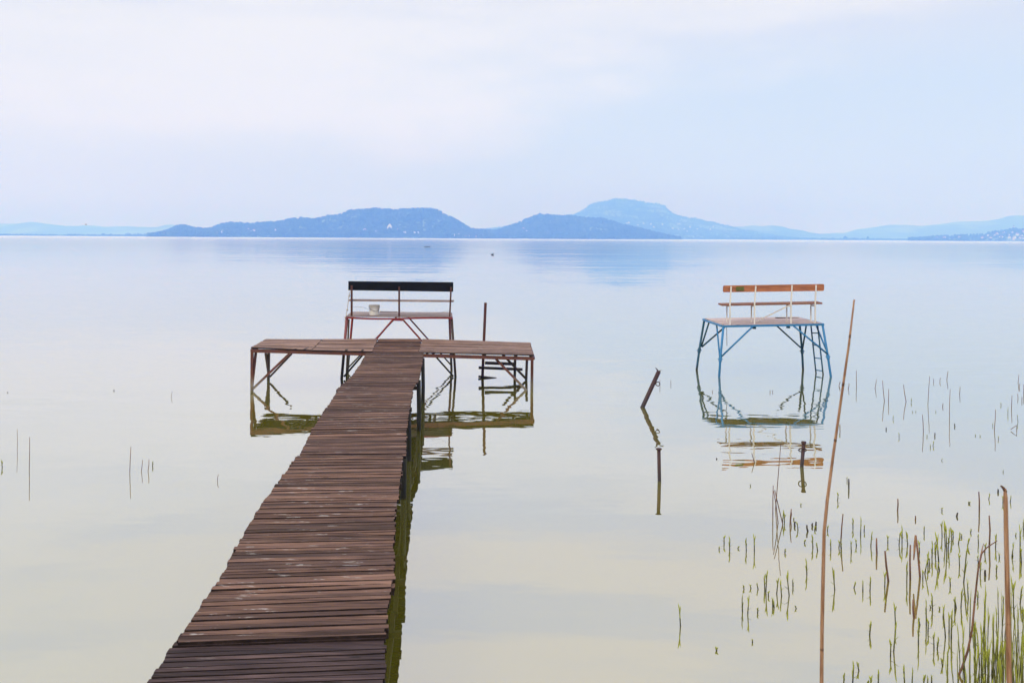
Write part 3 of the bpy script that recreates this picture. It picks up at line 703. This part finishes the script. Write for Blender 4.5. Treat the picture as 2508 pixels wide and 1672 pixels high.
# ------------------------------------------------------------------ far shore
def vnoise(x, y, seed, scale, octv=4):
    r = np.random.default_rng(seed); out = np.zeros_like(x); a = 1.; s = scale
    for _ in range(octv):
        for _k in range(4):
            th = r.uniform(0, 6.28); ph = r.uniform(0, 6.28)
            out += a*np.sin((x*math.cos(th) + y*math.sin(th))*6.28/s*r.uniform(.7, 1.3) + ph)/4
        a *= .5; s *= .5
    return out
HILLS = []
class Hill:
    def __init__(s, prof, Dr, wf, wb, rough=6., ridge=0., seed=1, expo=1.3):
        p = np.array([uv(a, b) for a, b in prof]); s.X = p[:,0]*Dr/F; s.Z = H - p[:,1]*Dr/F
        s.Dr, s.wf, s.wb, s.rough, s.seed, s.ridge, s.expo = Dr, wf, wb, rough, seed, ridge, expo
        HILLS.append(s)
    def h(s, X, Y):
        X = np.asarray(X, float); Y = np.asarray(Y, float)
        Xe = X*s.Dr/np.maximum(Y, 1)
        zr = np.interp(Xe, s.X, s.Z, left=-3, right=-3) + s.ridge*vnoise(Xe, Xe*0, s.seed + 9, 60*s.Dr/3500, 4)*np.clip(np.interp(Xe, s.X, s.Z, left=0, right=0)/30, 0, 1)
        t = np.where(Y < s.Dr, (Y - (s.Dr - s.wf))/s.wf, (s.Dr + s.wb - Y)/s.wb); t = np.clip(t, -.1, 1)
        tp = np.clip(t, 0, 1); g = .5*tp**s.expo + .5*tp*tp*(3 - 2*tp)
        z = zr*g + s.rough*vnoise(X, Y, s.seed, s.wf*.8, 4)*4*tp*(1-tp)*np.clip(zr/60, 0, 1) + .5
        return np.where(t <= 0, -2 + t*10, z)
    def mesh(s, name, mat, step, label, pad=0):
        x0, x1 = s.X[0] - pad, s.X[-1] + pad; y0, y1 = s.Dr - s.wf*1.05, s.Dr + s.wb*1.05
        nx = int((x1-x0)/step) + 1; ny = max(8, int((y1-y0)/(step*1.6)) + 1)
        gx, gy = np.meshgrid(np.linspace(x0, x1, nx), np.linspace(y0, y1, ny)); gx = gx*gy/s.Dr; gz = s.h(gx, gy)
        vs = np.stack([gx, gy, gz], -1).reshape(-1, 3)
        idx = np.arange(nx*ny).reshape(ny, nx)
        fs = np.stack([idx[:-1,:-1], idx[:-1,1:], idx[1:,1:], idx[1:,:-1]], -1).reshape(-1, 4)
        me = bpy.data.meshes.new(name); me.from_pydata(vs.tolist(), [], fs.tolist()); me.materials.append(mat)
        me.polygons.foreach_set('use_smooth', [True]*len(fs)); me.update()
        o = bpy.data.objects.new(name, me); COL.objects.link(o); return tag(o, label, 'hill', kind='structure')
def zz(Z, pts): return [Z(*p) for p in pts]
ZL, ZM, ZQ = zoom(0,460,2.8), zoom(840,460,2.8), zoom(1668,460,2.8)
hillA = Hill(zz(ZL, [(1000,330),(1040,322),(1110,312),(1160,297),(1210,272),(1270,264),(1320,280),(1400,294),(1450,287),(1490,267),(1540,250),(1590,242),(1650,249),(1730,255),(1830,246),(1900,240),(1980,224),(2060,215),(2150,214),(2240,202),(2340,186)])
             + zz(ZM, [(30,170),(100,159),(170,152),(240,150),(320,157),(380,160),(440,154),(540,149),(610,150),(640,157),(700,187),(780,227),(850,277),(880,290),(960,296),(1030,330),(1060,345)]), 3500, 520, 700, 7, 1.5, 3)
hillB = Hill(zz(ZM, [(850,345),(900,312),(960,298),(1040,300),(1110,277),(1180,257),(1240,230),(1300,207),(1350,190),(1430,195),(1500,199),(1600,205),(1680,215),(1780,217),(1830,227),(1900,257),(2000,277),(2100,302),(2200,327),(2280,345),(2330,352)]), 3900, 600, 700, 7, 1.5, 8)
hillC = Hill(zz(ZM, [(800,340),(960,290),(1080,271),(1200,255),(1380,220),(1500,195),(1560,188),(1620,170),(1660,145),(1700,115),(1740,100),(1820,87),(1880,72),(1940,80),(2040,90),(2080,105),(2150,107),(2200,118),(2230,150),(2260,175),(2318,198)])
             + zz(ZQ, [(40,205),(100,212),(160,228),(250,247),(350,270),(450,295),(560,315),(650,328),(760,342),(900,352)]), 7300, 1800, 1400, 13, 3, 21, 1.1)
farL = Hill(zz(ZL, [(-900,262),(-400,280),(-100,268),(0,267),(80,255),(130,243),(200,235),(240,235),(300,245),(410,257),(450,264),(530,262),(620,257),(720,268),(860,265),(1000,270),(1080,270),(1120,258),(1170,250),(1250,262),(1300,258),(1330,272),(1400,286),(1480,275),(1600,290),(1800,310),(2200,325)]), 10000, 1600, 1600, 8, 1.5, 31)
farLL = Hill(zz(ZL, [(-900,240),(-200,248),(0,245),(60,247),(140,244),(300,275),(420,320)]), 13500, 1500, 1500, 8, 1, 35)
farR = Hill(zz(ZQ, [(100,320),(300,290),(390,265),(420,267),(490,257),(560,265),(620,257),(700,267),(740,280),(830,292),(880,305),(950,317),(1050,310),(1130,310),(1160,300),(1200,287),(1260,280),(1330,270),(1440,253),(1560,255),(1650,262),(1780,250),(1880,233),(1970,230),(2100,228),(2180,215),(2250,193),(2352,190),(2600,205),(3000,240),(3600,230)]), 9600, 1500, 1500, 8, 1.5, 41)
hillE = Hill(zz(ZQ, [(1560,352),(1640,347),(1740,338),(1860,333),(1960,328),(2060,323),(2150,306),(2220,294),(2270,284),(2330,286),(2420,290),(2600,280),(2900,270),(3300,285)]), 4300, 500, 600, 5, 1.2, 51)
shL = Hill(zz(ZL, [(-900,322),(-300,322),(300,323),(1100,322),(1300,335)]), 4300, 250, 400, 0, 0, 61)
shR = Hill(zz(ZQ, [(-300,352),(300,352),(1000,354),(1600,354),(1750,358)]), 5200, 300, 400, 0, 0, 62)
hillA.mesh('hill', M['hill'], 9, 'long wooded hill with two humps beyond the lake')
hillB.mesh('hill', M['hill'], 10, 'low wooded hill standing before the flat topped mountain')
hillC.mesh('hill', M['hill'], 13, 'flat topped table mountain fading into blue haze')
farL.mesh('hill', M['hill_far'], 35, 'faint low ridge on the far left horizon')
farLL.mesh('hill', M['hill_far'], 80, 'palest ridge farthest away at the left edge')
farR.mesh('hill', M['hill_far'], 35, 'faint long ridge on the far right horizon')
hillE.mesh('hill', M['hill'], 10, 'low village hill on the right shore')
shL.mesh('shore', M['hill'], 20, 'flat far shore at the left'); shR.mesh('shore', M['hill'], 20, 'flat far shore at the right')

# woods: many crowns as one mass per slope
ph = (1 + 5**.5)/2
ICO = np.array([(-1,ph,0),(1,ph,0),(-1,-ph,0),(1,-ph,0),(0,-1,ph),(0,1,ph),(0,-1,-ph),(0,1,-ph),(ph,0,-1),(ph,0,1),(-ph,0,-1),(-ph,0,1)])/math.sqrt(1+ph*ph)
ICF = np.array([(0,11,5),(0,5,1),(0,1,7),(0,7,10),(0,10,11),(1,5,9),(5,11,4),(11,10,2),(10,7,6),(7,1,8),(3,9,4),(3,4,2),(3,2,6),(3,6,8),(3,8,9),(4,9,5),(2,4,11),(6,2,10),(8,6,7),(9,8,1)])
def crowns(name, pts, size, mat, label, squash=1.1, kind='stuff', cat='woodland'):
    n = len(pts); s = size*rng.uniform(.6, 1.35, (n,1,1)); j = rng.uniform(.72, 1.28, (n,12,1))
    v = ICO[None]*j*s; v[:,:,2] *= squash; v = v + np.asarray(pts)[:,None,:]; v[:,:,2] += s[:,:,0]*.45
    f = (ICF[None] + 12*np.arange(n)[:,None,None]).reshape(-1, 3)
    me = bpy.data.meshes.new(name); me.from_pydata(v.reshape(-1,3).tolist(), [], f.tolist()); me.materials.append(mat)
    at = me.attributes.new('tint', 'FLOAT', 'FACE'); at.data.foreach_set('value', np.repeat(rng.random(n), 20).astype(np.float32)); me.update()
    o = bpy.data.objects.new(name, me); COL.objects.link(o); return tag(o, label, cat, kind=kind)
def scatter(hl, n, thr, seed, zmin=3):
    X = rng.uniform(hl.X[0], hl.X[-1], n); Y = rng.uniform(hl.Dr - hl.wf*.98, hl.Dr + hl.wb*.25, n)
    X = X*Y/hl.Dr; z = hl.h(X, Y); keep = (z > zmin) & (vnoise(X, Y, seed, hl.wf*.55, 3) + .25*rng.normal(size=n) > thr)
    return np.stack([X, Y, z], -1)[keep]
crowns('woodland', scatter(hillA, 7500, -.45, 71), 4.6, M['tree'], 'woods covering the long two humped hill')
crowns('woodland', scatter(hillB, 6000, -.35, 72), 4.9, M['tree'], 'woods covering the low hill in the middle')
crowns('woodland', scatter(hillC, 6000, -.3, 73), 4.8, M['tree'], 'woods covering the flat topped mountain')
crowns('woodland', scatter(hillE, 1800, -.2, 74, 1), 4.6, M['tree'], 'woods among the houses of the right shore')
def strip_pts(px0, px1, D0, D1, n, clump):
    px = rng.uniform(px0, px1, n); D = rng.uniform(D0, D1, n); X = (px-CX)*D/F
    return np.stack([X, D, np.full(n, .8) + 4*np.clip(vnoise(px, px*0, clump, 60, 3), 0, 2)*rng.random(n)], -1)
crowns('shore_trees', strip_pts(-250, 390, 4090, 4200, 420, 5), 3.6, M['tree'], 'low trees along the flat left shore')
crowns('shore_trees', strip_pts(1560, 2330, 4950, 5100, 900, 6), 5.0, M['tree'], 'low trees along the flat right shore')
crowns('shore_trees', strip_pts(430, 1520, 2990, 3030, 640, 7)[:, :], 2.6, M['tree'], 'shoreline bushes at the foot of the wooded hills')

# poplars and single trees on the far shore
def tree(px, ytop, ybase, D, wid, label, group=None, name='tree'):
    u, _ = uv(px, 579); h = (ybase-ytop)*D/F; x = u*D/F
    r = thing(name, (x, D, .3), label, 'tree', group)
    mb = MB(); mb.tube([(x, D, -.5), (x, D, h*.35), (x, D, h*.8)], [.35, .28, .1], 6); mb.build('trunk', M['trunk'], r)
    rd = random.Random(int(px*7)); mb = MB()
    for i in range(46):
        t = rd.uniform(.12, 1); w = wid*D/F*.5*math.sin(min(1, t*1.02)*math.pi*.86 + .3); a = rd.uniform(0, 6.28); q = rd.random()**.5
        c = Vector((x + math.cos(a)*w*q, D + math.sin(a)*w*q, .3 + h*t*.96)); s = rd.uniform(.10, .2)*wid*D/F
        mb.add([c + Vector(v)*s*rd.uniform(.7, 1.3) for v in ICO], ICF.tolist(), 0, rd.random())
    mb.build('crown', M['tree_dark'], r)
for i, (x, yt) in enumerate(((864,306),(874,303),(884,304),(893,308),(916,310),(928,307),(944,304),(953,306),(967,309),(993,305),(1006,312))):
    px, py = ZL(x, yt); tree(px, py, 577.2, 4050, 3.4, 'slim dark poplar in the row on the far left shore', 'poplars on the far left shore', 'poplar_tree')
tree(*ZQ(1128,333), 587.5, 4900, 13, 'broad round tree standing above the far right shoreline'); tree(*ZQ(1281,333), 587.8, 4900, 8, 'single taller tree right of the broad round one on the right shore')

# houses on the slopes
def onslope(px, py):
    u, v = uv(px, py)
    for D in np.arange(2900, 9000, 6.0):
        z = H - v*D/F; X = u*D/F
        for hl in (hillA, hillB, hillC, hillE, shL, shR):
            if hl.Dr - hl.wf <= D <= hl.Dr + 50 and float(hl.h(X, D)) >= z: return Vector((X, D, float(hl.h(X, D))))
    return None
def house(px, py, w, wall, roof, label, group, h=None, steep=.75):
    p = onslope(px, py)
    if p is None: return
    sc = p.y/3500; w *= sc; d = w*.8; h = (h or w*.5); a = random.uniform(-.5, .5); ca, sa = math.cos(a), math.sin(a)
    r = thing('house', p, label, 'house', group)
    def L(x, y, z): return (p.x + x*ca - y*sa, p.y - d + x*sa + y*ca, p.z + z)
    mb = MB(); mb.hexa([L(-w/2,-d/2,-4), L(w/2,-d/2,-4), L(w/2,d/2,-4), L(-w/2,d/2,-4), L(-w/2,-d/2,h), L(w/2,-d/2,h), L(w/2,d/2,h), L(-w/2,d/2,h)])
    if random.random() < .5: mb.add([L(-w/2,-d/2,h), L(w/2,-d/2,h), L(0,-d/2,h+w*steep*.5)], [(0,1,2)])
    mb.build('wall', wall, r)
    mb = MB(); o = w*.06; e = .25
    mb.add([L(-w/2-o,-d/2+.3,h+.05), L(w/2+o,-d/2+.3,h+.05), L(w/2+o,d/2+o,h+.05), L(-w/2-o,d/2+o,h+.05), L(0,-d/2+.3,h+w*steep*.5), L(0,d/2+o,h+w*steep*.5)], [(0,1,4),(1,2,5,4),(2,3,5),(3,0,4,5),(3,2,1,0)])
    mb.build('roof', roof, r)
WW, WC, RR, RB = M['wall_white'], M['wall_cream'], M['roof_red'], M['roof_brown']
GA = ('pale house with a reddish roof on the long two humped hill', 'houses on the two humped hill')
GB = ('pale house on the wooded hill before the table mountain', 'houses on the middle hill')
GC = ('tiny pale house on the lower slope of the table mountain', 'houses below the table mountain')
GE = ('small pale house among trees of the right shore village', 'houses of the right shore village')
for x, y in ((1705,289),(1725,307),(1745,297),(1800,297),(1835,292),(1890,297),(1490,315),(1530,312),(1140,312),(1130,320),(2305,322)): house(*ZL(x, y), random.uniform(6,9), random.choice((WW, WC)), random.choice((RR, RB, RR)), *GA)
for x, y in ((150,290),(160,300),(205,290),(232,305),(208,299),(375,290),(425,312),(468,312),(490,312),(515,314),(700,332),(765,332),(795,324),(800,314),(845,339),(860,336),(910,337),(925,332),(815,277),(855,287)): house(*ZM(x, y), random.uniform(6,9), random.choice((WW, WW, WC)), random.choice((RR, RB)), *GA)
house(*ZM(323,279), 15, WW, M['wall_white'], 'large white steep gabled house halfway along the two humped hill', None, 2.5, 1.7)
for x, y in ((960,336),(975,331),(1015,336),(1050,325),(1075,325),(1235,286),(1175,310),(1260,302),(1780,314)): house(*ZM(x, y), random.uniform(6,9), random.choice((WW, WC)), random.choice((RR, RB)), *GB)
for x, y in ((1945,247),(1960,242),(2020,257),(2060,247),(2110,252),(2190,254),(2285,252),(2305,250),(2260,282),(2300,287),(2070,292),(2130,272)): house(*ZM(x, y), random.uniform(4,5.5), WC, random.choice((RR, RB)), *GC)
for x, y in ((60,272),(130,272),(40,302),(90,305),(220,267),(200,287),(110,285),(20,283)): house(*ZQ(x, y), random.uniform(4,5.5), WC, random.choice((RR, RB)), *GC)
for x, y in ((1750,348),(1800,349),(1900,342),(2010,346),(2060,347),(2120,347),(2190,342),(2150,332),(2200,351),(2280,347),(2275,357),(2320,347),(2340,305),(2330,335),(2240,330),(2100,332),(2160,322),(2210,315),(2265,310),(2300,325),(2345,350),(2245,345)): house(*ZQ(x, y), random.uniform(6,9), random.choice((WW, WC)), random.choice((RR, RR, RB)), *GE)
p = Vector((ZQ(2281,280)[0]-CX, 0, 0))*4300/F; zt_ = float(hillE.h(p.x, 4300))
tw = thing('church_tower', (p.x, 4300, zt_), 'slim tower standing on top of the right village hill', 'tower')
mb = MB(); mb.box((p.x, 4300, zt_ + 4), 4, 4, 12); mb.build('wall', WC, tw)
mb = MB(); mb.add([(p.x-2.2,4297.8,zt_+10.05),(p.x+2.2,4297.8,zt_+10.05),(p.x+2.2,4302.2,zt_+10.05),(p.x-2.2,4302.2,zt_+10.05),(p.x,4300,zt_+16)], [(3,2,1,0),(0,1,4),(1,2,4),(2,3,4),(3,0,4)]); mb.build('roof', RB, tw)

# ducks far out and one bird in the air
def duck(px, py, label, yaw, group='ducks swimming far out'):
    c = W(px, py); mb = MB()
    sp = [(-.26,.10),(-.20,.06),(-.08,.05),(.06,.05),(.14,.09),(.17,.17),(.20,.23),(.25,.235),(.31,.22)]; rd = [.012,.05,.10,.10,.07,.038,.042,.034,.008]
    ca, sa = math.cos(yaw), math.sin(yaw)
    mb.tube([(c.x + x*ca*1.2, c.y + x*sa*1.2, z*1.2) for x, z in sp], [r*1.2 for r in rd], 10)
    tag(mb.build('duck', M['duck'], origin=c, smooth=True), label, 'duck', group)
duck(1041.5, 604.8, 'dark duck swimming leftmost of three far out', .2); duck(1046.2, 604.8, 'dark duck swimming between two others far out', 3.0); duck(1051.2, 604.7, 'dark duck swimming rightmost of three far out', .1)
duck(1206, 624, 'single dark duck swimming apart far out before the middle gap', .3)
c = P(210.5, 550.3, 260); mb = MB()
mb.tube([c + Vector((-.25,0,0)), c + Vector((-.1,0,.0)), c + Vector((.1,0,.02)), c + Vector((.25,0,.03))], [.01,.06,.06,.01], 8)
for s in (-1, 1): mb.hexa([c + Vector((-.08,0,.03)), c + Vector((.08,0,.03)), c + Vector((.02,s*.45,.16)), c + Vector((-.06,s*.45,.16)), c + Vector((-.08,0,.045)), c + Vector((.08,0,.045)), c + Vector((.02,s*.45,.168)), c + Vector((-.06,s*.45,.168))])
tag(mb.build('bird', M['duck'], origin=c), 'small dark bird flying low above the left horizon', 'bird')

# ------------------------------------------------------------------ air
hz = MB(); top = max(float(np.max(h_.Z)) for h_ in HILLS) + 40
hz.hexa([(-21000,-2000,-4),(21000,-2000,-4),(21000,23500,-4),(-21000,23500,-4),(-21000,-2000,top),(21000,-2000,top),(21000,23500,top),(-21000,23500,top)])
m = bpy.data.materials.new('haze'); m.use_nodes = True; nt = NT(m.node_tree); nt.n.clear()
vo = nt.new('ShaderNodeVolumePrincipled'); out = nt.new('ShaderNodeOutputMaterial'); nt.l.new(vo.outputs[0], out.inputs['Volume'])
vo.inputs['Color'].default_value = (.130, .315, 1., 1); vo.inputs['Absorption Color'].default_value = (.885,.805,.8,1)
vo.inputs['Density'].default_value = 5.2e-4; vo.inputs['Anisotropy'].default_value = 0
tag(hz.build('haze', m), 'pale blue haze over the lake', 'haze', kind='stuff')

# ------------------------------------------------------------------ sky, sun, camera
SUN_EL, SUN_AZ = R(38), R(212)
sd = Vector((math.sin(SUN_AZ)*math.cos(SUN_EL), math.cos(SUN_AZ)*math.cos(SUN_EL), math.sin(SUN_EL)))
w = bpy.data.worlds.new('World'); S.world = w; w.use_nodes = True; nt = NT(w.node_tree); nt.n.clear()
out = nt.new('ShaderNodeOutputWorld'); bg = nt.new('ShaderNodeBackground', i_Strength=.1); nt.l.new(bg.outputs[0], out.inputs[0])
sky = nt.new('ShaderNodeTexSky', sky_type='NISHITA'); sky.sun_disc = False; sky.sun_elevation = SUN_EL; sky.sun_rotation = SUN_AZ; sky.dust_density = 2.0
tc = nt.new('ShaderNodeTexCoord'); d = tc.outputs['Generated']
sx = nt.new('ShaderNodeSeparateXYZ', i_0=d)
el = nt.math('MAXIMUM', sx.outputs[2], 0.)
veil = nt.ramp(el, [(0., (.70,.815,.90)), (.07, (.70,.815,.92)), (.14, (.69,.81,.96)), (.21, (.78,.83,.91)), (.265, (.91,.85,.73)), (.42, (.97,.91,.81)), (.6, (.97,1.0,1.15)), (1., (.97,1.02,1.25))])
# warm-white on the left, bluer gap in the middle right
left = nt.ramp(nt.math('ADD', nt.math('MULTIPLY', sx.outputs[0], 1.), .5), [(.1, .7), (.5, .12), (.75, 0.)])
veil = nt.mix(left, veil, (.92, .93, .91))
mp = nt.new('ShaderNodeMapping'); nt.l.new(d, mp.inputs[0]); mp.inputs['Scale'].default_value = (2.2, 2.2, 9); mp.inputs['Rotation'].default_value = (R(4), R(7), 0)
n1 = nt.noise(mp.outputs[0], 1.6, 6, .58)
mp2 = nt.new('ShaderNodeMapping'); nt.l.new(d, mp2.inputs[0]); mp2.inputs['Scale'].default_value = (1.3, 1.3, 14); mp2.inputs['Rotation'].default_value = (R(-2), R(-4), 0); mp2.inputs['Location'].default_value = (3.1, .4, 1.7)
n2 = nt.noise(mp2.outputs[0], 1.6, 4, .5)
# the veil of high cloud: its lower edge climbs towards the right
edge = nt.math('ADD', nt.math('MULTIPLY', nt.math('MAXIMUM', nt.math('ADD', sx.outputs[0], .12), 0.), .24), .085)
over = nt.math('ADD', nt.math('SUBTRACT', el, edge), nt.math('MULTIPLY', nt.math('SUBTRACT', n1.outputs[0], .5), .13))
cl = nt.ramp(nt.math('ADD', nt.math('MULTIPLY', over, 6.), .5), [(.28, 0.), (.72, 1.)], 'EASE')
cl = nt.math('MULTIPLY', cl, nt.ramp(n1.outputs[0], [(.34, .35), (.60, 1.)]))
cl = nt.math('MULTIPLY', cl, nt.ramp(el, [(.20, 1.), (.28, .25)]))
veil = nt.mix(nt.math('MULTIPLY', cl, .92), veil, (.985, .985, .98))
bl = nt.math('MULTIPLY', nt.ramp(n2.outputs[0], [(.50, 0.), (.64, 1.)]), nt.ramp(el, [(.14, 0.), (.24, 1.)]))
veil = nt.mix(nt.math('MULTIPLY', bl, .55), veil, (.70, .76, .92))
glow = nt.math('POWER', nt.math('MAXIMUM', nt.new('ShaderNodeVectorMath', operation='DOT_PRODUCT', i_0=d, i_1=sd).outputs['Value'], 0.), 2.5)
g2 = nt.math('ADD', nt.math('MULTIPLY', glow, 1.2), 1.)
g10 = nt.math('MULTIPLY', g2, 10.)
veil = nt.mix(1., veil, nt.new('ShaderNodeCombineColor', i_0=g10, i_1=g10, i_2=g10).outputs[0], 'MULTIPLY')
nt.l.new(nt.mix(.90, sky.outputs[0], veil), bg.inputs[0])
ld = bpy.data.lights.new('sun', 'SUN'); ld.energy = 1.0; ld.angle = R(12); ld.color = (1., .95, .88)
so = bpy.data.objects.new('sun', ld); COL.objects.link(so); so.rotation_euler = (-sd).to_track_quat('-Z', 'Y').to_euler(); so.location = (0, -20, 40)
cam = bpy.data.cameras.new('camera'); co = bpy.data.objects.new('camera', cam); COL.objects.link(co); S.camera = co
cam.sensor_width = 36; cam.lens = 36*F/2508; cam.clip_start = .1; cam.clip_end = 60000
# principal row is the horizon row: shift, then roll about the view axis
co.matrix_world = Matrix.Translation((0,0,H)) @ Matrix.Rotation(R(90), 4, 'X') @ Matrix.Rotation(ROLL, 4, 'Z')
dy = (836 - HY)
cam.shift_y = -dy/2508; cam.shift_x = 0
cam.dof.use_dof = True; cam.dof.focus_distance = 17; cam.dof.aperture_fstop = 8
S.view_settings.view_transform = 'Standard'; S.view_settings.look = 'None'; S.view_settings.exposure = 0; S.view_settings.gamma = 1
S.render.engine = 'CYCLES'; c = S.cycles
c.use_denoising = True; c.max_bounces = 8; c.volume_bounces = 3; c.glossy_bounces = 4; c.diffuse_bounces = 3
c.sample_clamp_indirect = 4; c.caustics_reflective = False
